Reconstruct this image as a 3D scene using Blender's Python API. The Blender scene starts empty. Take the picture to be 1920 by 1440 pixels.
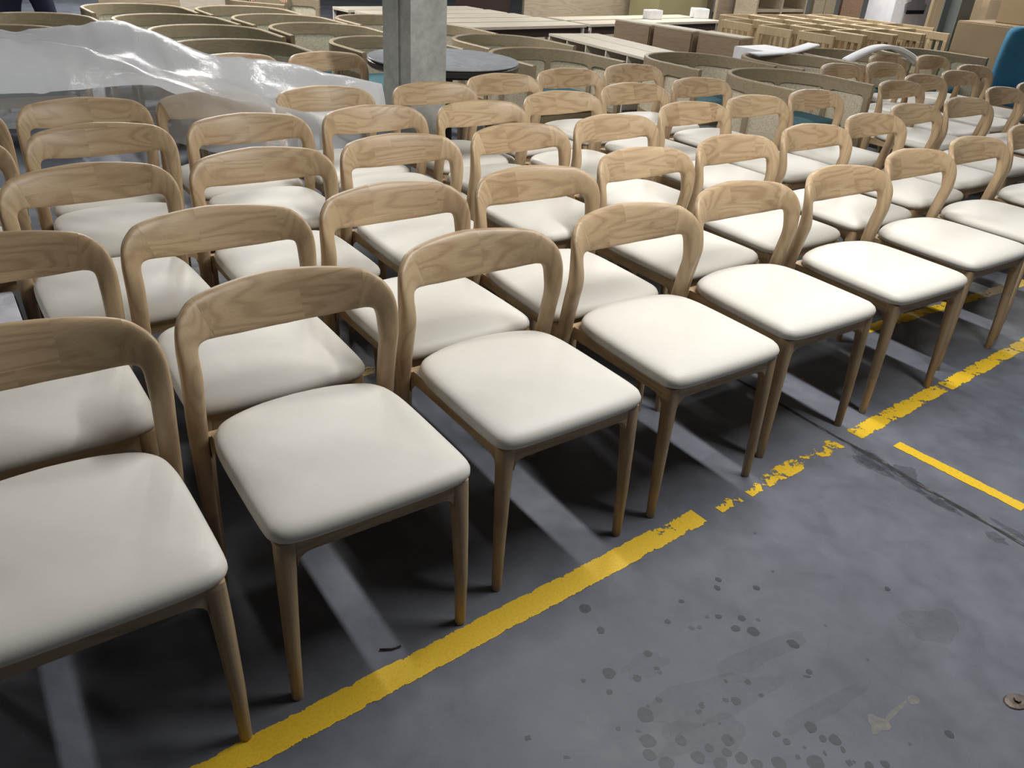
import bpy, bmesh, math, random
from mathutils import Vector, Matrix, noise
random.seed(7)
R = math.radians
scn = bpy.context.scene
C = scn.collection

# ------------------------------------------------------------------ camera
F_PX, PITCH, ROLL, CAM_H = 1487.9, R(29.72), R(3.91), 1.455
cd = bpy.data.cameras.new('camera'); cam = bpy.data.objects.new('camera', cd); C.objects.link(cam)
fw = Vector((0, math.cos(PITCH), -math.sin(PITCH))); rt = Vector((1, 0, 0)); up = rt.cross(fw)
c_, s_ = math.cos(ROLL), math.sin(ROLL)
r2 = c_ * rt + s_ * up; u2 = -s_ * rt + c_ * up
cam.matrix_world = Matrix(((r2.x, u2.x, -fw.x, 0), (r2.y, u2.y, -fw.y, 0), (r2.z, u2.z, -fw.z, CAM_H), (0, 0, 0, 1)))
cd.sensor_width = 36; cd.sensor_fit = 'HORIZONTAL'; cd.lens = F_PX / 1920 * 36
cd.clip_start = .05; cd.clip_end = 100
scn.camera = cam

# ------------------------------------------------------------------ world, lights, exposure
w = bpy.data.worlds.new('world'); scn.world = w; w.use_nodes = True
w.node_tree.nodes['Background'].inputs[0].default_value = (.85, .92, 1, 1)
w.node_tree.nodes['Background'].inputs[1].default_value = .014
scn.view_settings.view_transform = 'Standard'; scn.view_settings.look = 'None'
scn.view_settings.exposure = 0.1; scn.view_settings.gamma = 1; scn.view_settings.use_curve_mapping = False

FRONT = R(-53.5)                                     # the way the chairs face
FD = Vector((math.cos(FRONT), math.sin(FRONT), 0)); LD = Vector((-FD.y, FD.x, 0))
L0 = Vector((1.09, 2.65, 0))                         # the nearest line of hanging tube lamps
def tube_lamp(lat, along, z, power, length=1.5):
    d = bpy.data.lights.new('tube_lamp', 'AREA'); d.shape = 'RECTANGLE'; d.size = length; d.size_y = .10
    d.energy = power; d.color = (1, .985, .95)
    o = bpy.data.objects.new('tube_lamp', d); C.objects.link(o)
    p = L0 + LD * lat + FD * along; o.location = (p.x, p.y, z); o.rotation_euler = (0, 0, FRONT)
tube_lamp(0, .25, 3.1, 106, 2.3)
for al, p in ((-4.0, 50), (-6.6, 120), (-9.6, 130), (-12.8, 130)): tube_lamp(0, al, 3.1, p)
for al, p in ((-3.2, 22), (-6.5, 100)): tube_lamp(-5.6, al, 3.2, p)
for al, p in ((1.0, 14), (-3.6, 75), (-7.0, 130)): tube_lamp(5.6, al, 3.2, p)  # the two rearmost are added to brighten the dark back right
for al, p in ((-3.6, 150), (-7.4, 150)): tube_lamp(10.6, al, 3.2, p)  # outermost unseen line, added to brighten the goods along the far back

# ------------------------------------------------------------------ mesh helpers
def mesh(name, vs, fs, smooth=False):
    m = bpy.data.meshes.new(name); m.from_pydata([tuple(v) for v in vs], [], fs); m.update()
    bm = bmesh.new(); bm.from_mesh(m); bmesh.ops.recalc_face_normals(bm, faces=bm.faces); bm.to_mesh(m); bm.free()
    if smooth:
        for p in m.polygons: p.use_smooth = True
    return m
def obj(name, m, mat, parent=None):
    o = bpy.data.objects.new(name, m); C.objects.link(o)
    if mat and not m.materials: m.materials.append(mat)
    if parent: o.parent = parent
    return o
def tag(o, label, cat, group=None):
    o['label'] = label; o['category'] = cat
    if group: o['group'] = group
    return o
def thing(name, label, cat, loc=(0, 0, 0), rz=0, group=None):
    o = bpy.data.objects.new(name, None); C.objects.link(o); o.location = loc; o.rotation_euler = (0, 0, rz)
    o.empty_display_size = .1
    return tag(o, label, cat, group)
def copy_tree(o, parent=None):
    c = o.copy(); C.objects.link(c); c.parent = parent
    for ch in list(o.children): copy_tree(ch, c)
    return c
class MB:
    def __init__(s): s.v = []; s.f = []
    def add(s, vs, fs):
        n = len(s.v); s.v += [Vector(v) for v in vs]; s.f += [tuple(i + n for i in f) for f in fs]; return s
    def box(s, x0, x1, y0, y1, z0, z1, b=.003):      # a box with chamfered edges
        bm = bmesh.new(); bmesh.ops.create_cube(bm, size=1)
        for v in bm.verts:
            v.co = Vector(((x0 + x1) / 2 + v.co.x * (x1 - x0), (y0 + y1) / 2 + v.co.y * (y1 - y0), (z0 + z1) / 2 + v.co.z * (z1 - z0)))
        if b > 0: bmesh.ops.bevel(bm, geom=bm.edges[:], offset=min(b, .45 * min(abs(x1 - x0), abs(y1 - y0), abs(z1 - z0))), segments=1, affect='EDGES', profile=.5)
        bm.verts.index_update()
        s.add([v.co.copy() for v in bm.verts], [tuple(v.index for v in f.verts) for f in bm.faces]); bm.free(); return s
    def loft(s, secs, cap=True, closed=True):
        n = len(secs[0]); vs = [p for sec in secs for p in sec]; fs = []
        for i in range(len(secs) - 1):
            for j in range(n if closed else n - 1):
                k = (j + 1) % n; fs.append((i * n + j, i * n + k, (i + 1) * n + k, (i + 1) * n + j))
        if cap and closed:
            fs.append(tuple(range(n - 1, -1, -1))); fs.append(tuple((len(secs) - 1) * n + j for j in range(n)))
        return s.add(vs, fs)
    def tube(s, path, rad, n=10):
        path = [Vector(p) for p in path]; secs = []
        for i, p in enumerate(path):
            t = (path[min(i + 1, len(path) - 1)] - path[max(i - 1, 0)]).normalized()
            a = t.cross(Vector((0, 0, 1)))
            if a.length < 1e-3: a = Vector((1, 0, 0))
            a.normalize(); b = a.cross(t).normalized()
            r = rad[i] if hasattr(rad, '__len__') else rad
            secs.append([p + a * r * math.cos(q * math.tau / n) + b * r * math.sin(q * math.tau / n) for q in range(n)])
        return s.loft(secs)
    def prism(s, prof, y0, y1, axis='y'):            # 2D profile pushed along one axis
        a = [(p[0], y0, p[1]) if axis == 'y' else (y0, p[0], p[1]) if axis == 'x' else (p[0], p[1], y0) for p in prof]
        b = [(p[0], y1, p[1]) if axis == 'y' else (y1, p[0], p[1]) if axis == 'x' else (p[0], p[1], y1) for p in prof]
        n = len(prof); fs = [(i, (i + 1) % n, (i + 1) % n + n, i + n) for i in range(n)] + [tuple(range(n)), tuple(range(2 * n - 1, n - 1, -1))]
        return s.add(a + b, fs)
    def mesh(s, name, smooth=False): return mesh(name, s.v, s.f, smooth)
    def build(s, name, mat, parent=None, smooth=False): return obj(name, s.mesh(name, smooth), mat, parent)
def cr(P, t):                                        # Catmull-Rom through rows of numbers
    i = min(int(t), len(P) - 2); u = t - i
    p0, p1, p2, p3 = P[max(i - 1, 0)], P[i], P[i + 1], P[min(i + 2, len(P) - 1)]
    return [.5 * (2 * b + (c - a) * u + (2 * a - 5 * b + 4 * c - d) * u * u + (3 * b - a - 3 * c + d) * u ** 3) for a, b, c, d in zip(p0, p1, p2, p3)]
def autosmooth(o, ang=40):
    for p in o.data.polygons: p.use_smooth = True
    o.data.set_sharp_from_angle(angle=R(ang))
    return o

# ------------------------------------------------------------------ materials
def newmat(name):
    m = bpy.data.materials.new(name); m.use_nodes = True; nt = m.node_tree
    return m, nt, nt.nodes['Principled BSDF']
def N(nt, typ, **kw):
    n = nt.nodes.new(typ)
    for k, v in kw.items():
        if k in n.inputs: n.inputs[k].default_value = v
        else: setattr(n, k, v)
    return n
def math_(nt, op, a, b=None, c=None):
    n = nt.nodes.new('ShaderNodeMath'); n.operation = op
    for i, v in enumerate((a, b, c)):
        if v is None: continue
        if isinstance(v, (int, float)): n.inputs[i].default_value = v
        else: nt.links.new(v, n.inputs[i])
    return n.outputs[0]
def ramp(nt, fac, stops):
    n = nt.nodes.new('ShaderNodeValToRGB'); el = n.color_ramp.elements
    while len(el) < len(stops): el.new(.5)
    for e, (p, c) in zip(el, stops): e.position = p; e.color = (*c, 1) if len(c) == 3 else c
    nt.links.new(fac, n.inputs[0]); return n.outputs[0]
def mix(nt, fac, a, b, mode='MIX'):
    n = nt.nodes.new('ShaderNodeMix'); n.data_type = 'RGBA'; n.blend_type = mode
    for i, v in ((0, fac), (6, a), (7, b)):
        if isinstance(v, (int, float)): n.inputs[i].default_value = v
        elif isinstance(v, tuple): n.inputs[i].default_value = (*v, 1)
        else: nt.links.new(v, n.inputs[i])
    return n.outputs[2]
def plain(name, col, rough=.6, metal=0, bump=0, bscale=200, vary=.06, spec=.5):
    m, nt, b = newmat(name)
    tc = N(nt, 'ShaderNodeTexCoord'); nz = N(nt, 'ShaderNodeTexNoise', Scale=bscale * .05, Detail=3); nt.links.new(tc.outputs['Object'], nz.inputs['Vector'])
    d = tuple(x * (1 - vary) for x in col); l = tuple(min(1, x * (1 + vary)) for x in col)
    nt.links.new(ramp(nt, nz.outputs[0], [(.3, d), (.7, l)]), b.inputs['Base Color'])
    b.inputs['Roughness'].default_value = rough; b.inputs['Metallic'].default_value = metal; b.inputs['Specular IOR Level'].default_value = spec
    if bump:
        n2 = N(nt, 'ShaderNodeTexNoise', Scale=bscale, Detail=2); nt.links.new(tc.outputs['Object'], n2.inputs['Vector'])
        bp = N(nt, 'ShaderNodeBump', Strength=bump, Distance=.002); nt.links.new(n2.outputs[0], bp.inputs['Height']); nt.links.new(bp.outputs[0], b.inputs['Normal'])
    return m
def wood(name, axis, light, dark, block=.13, contrast=1., rough=.42, ring=1.):
    """grain runs along the axis; the boards are glued up from blocks of differing tone"""
    m, nt, b = newmat(name); lk = nt.links.new
    tc = N(nt, 'ShaderNodeTexCoord'); oi = N(nt, 'ShaderNodeObjectInfo')
    sep = N(nt, 'ShaderNodeSeparateXYZ'); lk(tc.outputs['Object'], sep.inputs[0])
    a = sep.outputs[axis]; o1, o2 = [sep.outputs[k] for k in range(3) if k != axis]
    rnd = oi.outputs['Random']
    # glued blocks
    warp = math_(nt, 'ADD', math_(nt, 'DIVIDE', a, block), math_(nt, 'MULTIPLY', rnd, 7.3))
    row = math_(nt, 'FLOOR', math_(nt, 'ADD', math_(nt, 'DIVIDE', o2, .16), math_(nt, 'MULTIPLY', rnd, 3.1)))
    blk = math_(nt, 'FLOOR', math_(nt, 'ADD', warp, math_(nt, 'MULTIPLY', row, .37)))
    wn = N(nt, 'ShaderNodeTexWhiteNoise', noise_dimensions='3D')
    cb = N(nt, 'ShaderNodeCombineXYZ'); lk(blk, cb.inputs[0]); lk(row, cb.inputs[1]); lk(math_(nt, 'MULTIPLY', rnd, 50), cb.inputs[2]); lk(cb.outputs[0], wn.inputs['Vector'])
    tone = wn.outputs['Value']
    # grain coordinates: stretched along the axis and shifted for each block
    g = N(nt, 'ShaderNodeCombineXYZ')
    lk(math_(nt, 'ADD', math_(nt, 'MULTIPLY', a, .85), math_(nt, 'MULTIPLY', tone, 9)), g.inputs[0])
    lk(math_(nt, 'ADD', math_(nt, 'MULTIPLY', o1, 5), math_(nt, 'MULTIPLY', rnd, 31)), g.inputs[1])
    lk(math_(nt, 'ADD', math_(nt, 'MULTIPLY', o2, 7), math_(nt, 'MULTIPLY', tone, 5)), g.inputs[2])
    n1 = N(nt, 'ShaderNodeTexNoise', Scale=1.1, Detail=2, Roughness=.5); lk(g.outputs[0], n1.inputs['Vector'])
    rings = math_(nt, 'SINE', math_(nt, 'MULTIPLY', n1.outputs[0], 92 * ring))
    rings = math_(nt, 'POWER', math_(nt, 'ADD', math_(nt, 'MULTIPLY', rings, .5), .5), 2.2)
    h = N(nt, 'ShaderNodeCombineXYZ')
    lk(math_(nt, 'MULTIPLY', a, 9), h.inputs[0]); lk(math_(nt, 'MULTIPLY', o1, 260), h.inputs[1]); lk(math_(nt, 'MULTIPLY', o2, 260), h.inputs[2])
    n2 = N(nt, 'ShaderNodeTexNoise', Scale=1, Detail=3, Roughness=.6); lk(h.outputs[0], n2.inputs['Vector'])
    f = math_(nt, 'ADD', math_(nt, 'MULTIPLY', rings, .28 * contrast), math_(nt, 'MULTIPLY', n2.outputs[0], .50 * contrast))
    f = math_(nt, 'ADD', f, math_(nt, 'MULTIPLY', tone, .22))
    f = math_(nt, 'ADD', f, math_(nt, 'MULTIPLY', rnd, .16))
    col = ramp(nt, f, [(.15, light), (.95, dark)])
    lk(col, b.inputs['Base Color']); b.inputs['Roughness'].default_value = rough; b.inputs['Specular IOR Level'].default_value = .4
    bp = N(nt, 'ShaderNodeBump', Strength=.12, Distance=.001); lk(n2.outputs[0], bp.inputs['Height']); lk(bp.outputs[0], b.inputs['Normal'])
    return m
OAK_L, OAK_D = (.59, .44, .275), (.32, .21, .115)
M = {}
M['oak_x'] = wood('oak_grain_across', 0, OAK_L, OAK_D, block=.21)
M['oak_y'] = wood('oak_grain_deep', 1, OAK_L, OAK_D, block=.5)
M['oak_z'] = wood('oak_grain_upright', 2, OAK_L, OAK_D, block=.9, contrast=.8)
M['ash_x'] = wood('ash_grain', 0, (.60, .47, .29), (.40, .29, .16), block=.3, contrast=.8, rough=.5)
M['ash_z'] = wood('ash_upright', 2, (.60, .47, .29), (.40, .29, .16), block=.9, contrast=.8, rough=.5)
M['smoked_x'] = wood('smoked_oak_grain', 0, (.36, .29, .19), (.22, .17, .105), block=.3, contrast=.8, rough=.5)
M['smoked_z'] = wood('smoked_oak_upright', 2, (.36, .29, .19), (.22, .17, .105), block=.9, contrast=.8, rough=.5)
M['veneer'] = wood('pale_veneer', 0, (.66, .60, .50), (.48, .42, .33), block=3, contrast=.8, rough=.4)
M['veneer_d'] = wood('brown_veneer', 0, (.36, .27, .18), (.24, .165, .105), block=3, contrast=.9, rough=.5)
M['veneer_p'] = wood('panel_veneer', 0, (.52, .43, .32), (.36, .28, .19), block=4, contrast=1.1, rough=.5, ring=.6)
M['dark_wood'] = plain('dark_stained_wood', (.035, .018, .012), .5)
M['leather'] = plain('cream_leather', (.755, .73, .668), .46, bump=.16, bscale=900, vary=.012, spec=.35)
M['teal'] = plain('teal_fabric', (.045, .13, .16), .85, bump=.3, bscale=600)
M['blue'] = plain('blue_upholstery', (.055, .21, .34), .85, bump=.35, bscale=500)
M['white'] = plain('white_card', (.80, .80, .82), .6)
M['foam'] = plain('white_foam', (.86, .87, .90), .7, bump=.1, bscale=300)
M['carton'] = plain('brown_cardboard', (.34, .25, .15), .8, vary=.09, bscale=60)
M['carton_o'] = plain('olive_cardboard', (.30, .26, .13), .8, vary=.07, bscale=60)
M['steel'] = plain('grey_painted_steel', (.16, .18, .17), .5)
M['steel_l'] = plain('pale_painted_steel', (.36, .38, .38), .5)
M['black'] = plain('black_lacquer', (.02, .02, .022), .35)
M['wire'] = plain('pale_metal', (.6, .58, .54), .4)
M['jeans'] = plain('dark_denim', (.008, .012, .035), .9, bump=.3, bscale=400)
M['shirt'] = plain('grey_shirt', (.18, .18, .19), .9)
M['skin'] = plain('skin', (.55, .32, .24), .55)
M['hair'] = plain('black_hair', (.01, .009, .008), .5)
M['shoe'] = plain('black_shoe', (.02, .02, .02), .5)
M['osb'] = plain('brown_chipboard', (.22, .13, .075), .8, vary=.35, bscale=800)
M['rust'] = plain('rusty_metal', (.16, .13, .11), .5, metal=.6, vary=.3, bscale=1500)
M['joint'] = plain('joint_filler', (.035, .036, .04), .9, vary=.4, bscale=600)
M['wallp'] = plain('grey_wall_paint', (.4, .41, .4), .8)

def mat_concrete(name, dark, light, sc=1.):
    m, nt, b = newmat(name); lk = nt.links.new
    tc = N(nt, 'ShaderNodeTexCoord')
    a = N(nt, 'ShaderNodeTexNoise', Scale=1.3 * sc, Detail=6, Roughness=.62); b2 = N(nt, 'ShaderNodeTexNoise', Scale=9 * sc, Detail=6, Roughness=.65, Distortion=.4); c = N(nt, 'ShaderNodeTexNoise', Scale=380 * sc, Detail=2)
    for n in (a, b2, c): lk(tc.outputs['Object'], n.inputs['Vector'])
    f = math_(nt, 'ADD', math_(nt, 'MULTIPLY', a.outputs[0], .55), math_(nt, 'ADD', math_(nt, 'MULTIPLY', b2.outputs[0], .30), math_(nt, 'MULTIPLY', c.outputs[0], .15)))
    col = ramp(nt, f, [(.38, dark), (.62, light)])
    lk(col, b.inputs['Base Color'])
    rr = ramp(nt, b2.outputs[0], [(.3, (.42,) * 3), (.7, (.62,) * 3)]); lk(rr, b.inputs['Roughness']); b.inputs['Specular IOR Level'].default_value = .35
    bp = N(nt, 'ShaderNodeBump', Strength=.15, Distance=.002); lk(f, bp.inputs['Height']); lk(bp.outputs[0], b.inputs['Normal'])
    return m
M['floor'] = mat_concrete('grey_concrete_floor', (.095, .104, .127), (.178, .192, .228))
M['column'] = mat_concrete('cast_concrete', (.30, .31, .29), (.52, .53, .51), 3)

def mat_paint(name, col, half_w, wear, scale=38):
    """floor paint: worn edges and chips have shapes of their own"""
    m, nt, b = newmat(name); lk = nt.links.new
    tc = N(nt, 'ShaderNodeTexCoord'); sp = N(nt, 'ShaderNodeSeparateXYZ'); lk(tc.outputs['Object'], sp.inputs[0])
    n1 = N(nt, 'ShaderNodeTexNoise', Scale=scale, Detail=5, Roughness=.7); n2 = N(nt, 'ShaderNodeTexNoise', Scale=scale * .28, Detail=2); n3 = N(nt, 'ShaderNodeTexNoise', Scale=scale * 4, Detail=3)
    for n in (n1, n2, n3): lk(tc.outputs['Object'], n.inputs['Vector'])
    edge = math_(nt, 'POWER', math_(nt, 'DIVIDE', math_(nt, 'ABSOLUTE', sp.outputs[1]), half_w), 6)
    v = math_(nt, 'ADD', math_(nt, 'MULTIPLY', n1.outputs[0], .6), math_(nt, 'MULTIPLY', n2.outputs[0], .4))
    v = math_(nt, 'SUBTRACT', v, math_(nt, 'MULTIPLY', edge, .22))
    keep = math_(nt, 'GREATER_THAN', v, wear)
    dk = tuple(x * .85 for x in col)
    lk(ramp(nt, n3.outputs[0], [(.3, dk), (.55, col)]), b.inputs['Base Color']); b.inputs['Roughness'].default_value = .5
    tr = N(nt, 'ShaderNodeBsdfTransparent'); mx = N(nt, 'ShaderNodeMixShader'); lk(keep, mx.inputs[0]); lk(tr.outputs[0], mx.inputs[1]); lk(b.outputs[0], mx.inputs[2])
    lk(mx.outputs[0], nt.nodes['Material Output'].inputs[0]); return m
YEL = (.80, .52, .025)
M['yel_full'] = mat_paint('yellow_paint', YEL, .036, .335)
M['yel_mid'] = mat_paint('yellow_paint_chipped', YEL, .036, .435)
M['yel_worn'] = mat_paint('yellow_paint_worn', YEL, .036, .50, 26)
M['yel_thin'] = mat_paint('yellow_paint_narrow', YEL, .025, .34, 26)

def mat_stain(name, col, alpha):
    m, nt, b = newmat(name); lk = nt.links.new
    b.inputs['Base Color'].default_value = (*col, 1); b.inputs['Roughness'].default_value = .45
    tr = N(nt, 'ShaderNodeBsdfTransparent'); mx = N(nt, 'ShaderNodeMixShader')
    tc = N(nt, 'ShaderNodeTexCoord'); nz = N(nt, 'ShaderNodeTexNoise', Scale=60, Detail=3); lk(tc.outputs['Object'], nz.inputs['Vector'])
    lk(math_(nt, 'MULTIPLY', nz.outputs[0], alpha * 2), mx.inputs[0]); lk(tr.outputs[0], mx.inputs[1]); lk(b.outputs[0], mx.inputs[2]); lk(mx.outputs[0], nt.nodes['Material Output'].inputs[0]); return m
M['stain'] = mat_stain('oil_stain', (.05, .058, .07), .52)
M['stain_l'] = mat_stain('faint_stain', (.09, .095, .11), .10)
M['worn'] = mat_stain('worn_concrete', (.05, .055, .066), .24)
M['smear'] = mat_stain('beige_smear', (.30, .28, .25), .45)

def mat_cane():
    m, nt, b = newmat('woven_cane'); lk = nt.links.new
    tc = N(nt, 'ShaderNodeTexCoord'); 
    n = N(nt, 'ShaderNodeTexNoise', Scale=55, Detail=4, Roughness=.7); lk(tc.outputs['Object'], n.inputs['Vector'])
    v = N(nt, 'ShaderNodeTexVoronoi', Scale=85); lk(tc.outputs['Object'], v.inputs['Vector'])
    f = math_(nt, 'ADD', math_(nt, 'MULTIPLY', n.outputs[0], .6), math_(nt, 'MULTIPLY', v.outputs[0], .5))
    lk(ramp(nt, f, [(.25, (.72, .65, .50)), (.85, (.46, .39, .28))]), b.inputs['Base Color']); b.inputs['Roughness'].default_value = .7
    bp = N(nt, 'ShaderNodeBump', Strength=.5, Distance=.003); lk(f, bp.inputs['Height']); lk(bp.outputs[0], b.inputs['Normal']); return m
M['cane'] = mat_cane()

def mat_marble(name, base, vein, sc):
    m, nt, b = newmat(name); lk = nt.links.new
    tc = N(nt, 'ShaderNodeTexCoord'); n = N(nt, 'ShaderNodeTexNoise', Scale=sc, Detail=6, Roughness=.6, Distortion=1.5); lk(tc.outputs['Object'], n.inputs['Vector'])
    v = math_(nt, 'ABSOLUTE', math_(nt, 'SUBTRACT', n.outputs[0], .5))
    lk(ramp(nt, v, [(0, vein), (.05, base)]), b.inputs['Base Color']); b.inputs['Roughness'].default_value = .25; return m
M['marble'] = mat_marble('white_marble', (.74, .76, .84), (.62, .64, .72), 2)
M['stone'] = mat_marble('grey_stone', (.31, .325, .35), (.37, .385, .41), 3)

def mat_plastic():
    m, nt, b = newmat('milky_plastic_film'); lk = nt.links.new
    b.inputs['Base Color'].default_value = (.86, .87, .89, 1); b.inputs['Roughness'].default_value = .14; b.inputs['Specular IOR Level'].default_value = .5
    tl = N(nt, 'ShaderNodeBsdfTranslucent'); tl.inputs[0].default_value = (.86, .87, .89, 1)
    tr = N(nt, 'ShaderNodeBsdfTransparent')
    tc = N(nt, 'ShaderNodeTexCoord'); at = N(nt, 'ShaderNodeAttribute', attribute_name='layers')
    n2 = N(nt, 'ShaderNodeTexNoise', Scale=17, Detail=5, Distortion=2.2); lk(tc.outputs['Object'], n2.inputs['Vector'])
    m1 = N(nt, 'ShaderNodeMixShader'); m1.inputs[0].default_value = .45; lk(b.outputs[0], m1.inputs[1]); lk(tl.outputs[0], m1.inputs[2])
    m2 = N(nt, 'ShaderNodeMixShader'); lk(at.outputs['Fac'], m2.inputs[0]); lk(tr.outputs[0], m2.inputs[1]); lk(m1.outputs[0], m2.inputs[2])
    sh = math_(nt, 'POWER', math_(nt, 'ABSOLUTE', math_(nt, 'SUBTRACT', n2.outputs[0], .5)), .6)
    bp = N(nt, 'ShaderNodeBump', Strength=.3, Distance=.006); lk(sh, bp.inputs['Height']); lk(bp.outputs[0], b.inputs['Normal'])
    lk(m2.outputs[0], nt.nodes['Material Output'].inputs[0]); return m
M['film'] = mat_plastic()

# ------------------------------------------------------------------ the setting
floor = MB().box(-16, 16, -4, 22, -.2, 0, 0).build('floor', M['floor']); floor['kind'] = 'structure'
wall = MB().box(-16, 16, 21.7, 22, 0, 5, 0).build('wall_back', M['wallp']); wall['kind'] = 'structure'

def floor_line(x, y, length, half, ang, mat, label):
    n = max(2, int(length / .05)); vs = []; fs = []
    for i in range(n + 1):
        vs += [(length * i / n, -half, 0), (length * i / n, half, 0)]
    for i in range(n): fs.append((2 * i, 2 * i + 2, 2 * i + 3, 2 * i + 1))
    o = obj('yellow_line', mesh('yellow_line', vs, fs), mat, floor); o.location = (x, y, .0012); o.rotation_euler = (0, 0, R(ang)); o['label'] = label
    return o
LA = 39.2; lx, ly = math.cos(R(LA)), math.sin(R(LA)); A0 = (-.07, 1.322)
def along(t): return A0[0] + t * lx, A0[1] + t * ly
floor_line(*along(-1.0), 1.66, .036, LA, M['yel_full'], 'intact stretch of yellow floor line')
floor_line(*along(.66), .17, .036, LA, M['yel_mid'], 'chipped end of the yellow floor line')
floor_line(*along(.90), .10, .03, LA, M['yel_worn'], 'flaked scraps of yellow paint')
floor_line(*along(1.04), .50, .032, LA, M['yel_worn'], 'badly flaked stretch of yellow line')
floor_line(*along(1.64), .62, .036, LA, M['yel_mid'], 'chipped stretch of yellow line')
floor_line(*along(2.28), 2.6, .04, LA, M['yel_mid'], 'far chipped stretch of yellow line')
floor_line(1.335, 2.315, .42, .025, -50, M['yel_thin'], 'short narrow yellow line')
floor_line(-.75, 2.42, 3.0, .036, 36, M['yel_worn'], 'worn yellow line under the second row')
floor_line(1.55, 3.25, 1.6, .036, 34, M['yel_mid'], 'yellow line under the front row')

def blob(name, x, y, rx, ry, ang, mat, z=.0008, rough=.22):
    n = 26; ph = random.random() * 100; vs = []
    for i in range(n):
        a = i * math.tau / n; k = 1 + rough * noise.noise((math.cos(a) * 1.3 + ph, math.sin(a) * 1.3, ph)) * 2
        px, py = rx * k * math.cos(a), ry * k * math.sin(a)
        vs.append((px * math.cos(ang) - py * math.sin(ang), px * math.sin(ang) + py * math.cos(ang), 0))
    o = obj(name, mesh(name, vs, [tuple(range(n))]), mat, floor); o.location = (x, y, z); return o
ST = [(0.22, 1.447, 14), (0.255, 1.379, 11), (0.266, 1.252, 16), (0.263, 1.201, 7), (0.329, 1.244, 9), (0.337, 1.147, 18), (0.335, 1.085, 15), (0.335, 1.051, 14), (0.468, 1.495, 7), (0.57, 1.552, 8), (0.579, 1.583, 8), (0.554, 1.451, 8), (0.525, 1.446, 5), (0.612, 1.451, 9), (0.589, 1.415, 10), (0.63, 1.41, 14), (0.721, 1.378, 12), (0.735, 1.296, 8), (0.545, 1.2, 11), (0.5, 1.411, 6), (0.48, 1.407, 6), (0.423, 1.423, 7), (1.03, 1.592, 7), (0.998, 1.151, 9), (0.695, 1.145, 12), (0.738, 1.117, 13), (0.713, 1.118, 9), (0.615, 1.122, 8), (0.632, 1.105, 8), (0.406, 1.091, 11), (0.463, 1.077, 9), (0.498, 1.07, 9), (0.675, 1.562, 9), (0.735, 1.63, 5), (0.722, 1.784, 5), (0.653, 1.449, 6), (0.383, 1.264, 6), (0.362, 1.318, 9), (0.506, 1.099, 12), (0.526, 1.059, 12), (0.436, 1.053, 14), (0.602, 1.053, 14), (0.68, 1.059, 18), (0.556, 1.047, 12), (0.368, 1.035, 16), (0.479, 1.044, 12), (0.791, 1.06, 10), (0.827, 1.067, 9), (0.899, 1.12, 4), (0.889, 1.344, 4), (0.819, 1.445, 4)]
for x, y, r in ST:
    blob('oil_stain', x, y, r * .00105, r * .0011 * random.uniform(.8, 1.2), random.random() * 3, M['stain'] if r > 6 else M['worn'], .0008, .1)
for i in range(34):
    x, y = random.gauss(.52, .16), random.gauss(1.12, .10)
    blob('oil_stain', x, y, random.uniform(.003, .008), random.uniform(.003, .008), 0, M['stain'], .0005)
for x, y, a, b in ((.50, 1.20, .16, .06), (.62, 1.33, .13, .03), (1.09, 1.47, .07, .06), (.45, 1.10, .12, .05), (.75, 1.2, .14, .02), (.35, 1.28, .06, .03)):
    blob('faint_stain', x, y, a, b, R(30), M['stain_l'], .0003, .35)
blob('beige_smear', .955, 1.236, .016, .012, .6, M['smear']); blob('beige_smear', .90, 1.20, .045, .006, .7, M['smear']); blob('beige_smear', .845, 1.165, .028, .022, .4, M['smear'], .0009, .3)
# slab joint: a shallow ragged dark seam with a broken pale filler edge
vs = []; fs = []; n = 60
for i in range(n + 1):
    t = -1.6 + 3.6 * i / n; px, py = 1.16 + FD.x * t * .98, 2.30 + FD.y * t
    wv = .006 + .012 * abs(noise.noise((t * 6, 1, 0))); k = .008 * noise.noise((t * 4, 5, 0))
    vs += [(px - LD.x * (wv - k), py - LD.y * (wv - k), 0), (px + LD.x * (wv + k), py + LD.y * (wv + k), 0)]
for i in range(n): fs.append((2 * i, 2 * i + 2, 2 * i + 3, 2 * i + 1))
o = obj('slab_joint', mesh('slab_joint', vs, fs), M['joint'], floor); o.location.z = .0004
for i in range(26):
    t = random.uniform(-.1, 1.2); px, py = 1.16 + FD.x * t, 2.30 + FD.y * t
    blob('joint_chip', px + LD.x * random.uniform(-.015, .02), py + LD.y * random.uniform(-.015, .02), random.uniform(.008, .035), random.uniform(.002, .004), FRONT, M['smear'], .001, .5)
for i in range(16):
    t = random.uniform(.1, 1.0); px, py = 1.16 + FD.x * t, 2.30 + FD.y * t; k = random.uniform(-.05, .03)
    blob('worn_patch', px + LD.x * k, py + LD.y * k, random.uniform(.03, .08), random.uniform(.012, .035), FRONT, M['worn'], .0002 + i * .00001, .4)

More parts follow.
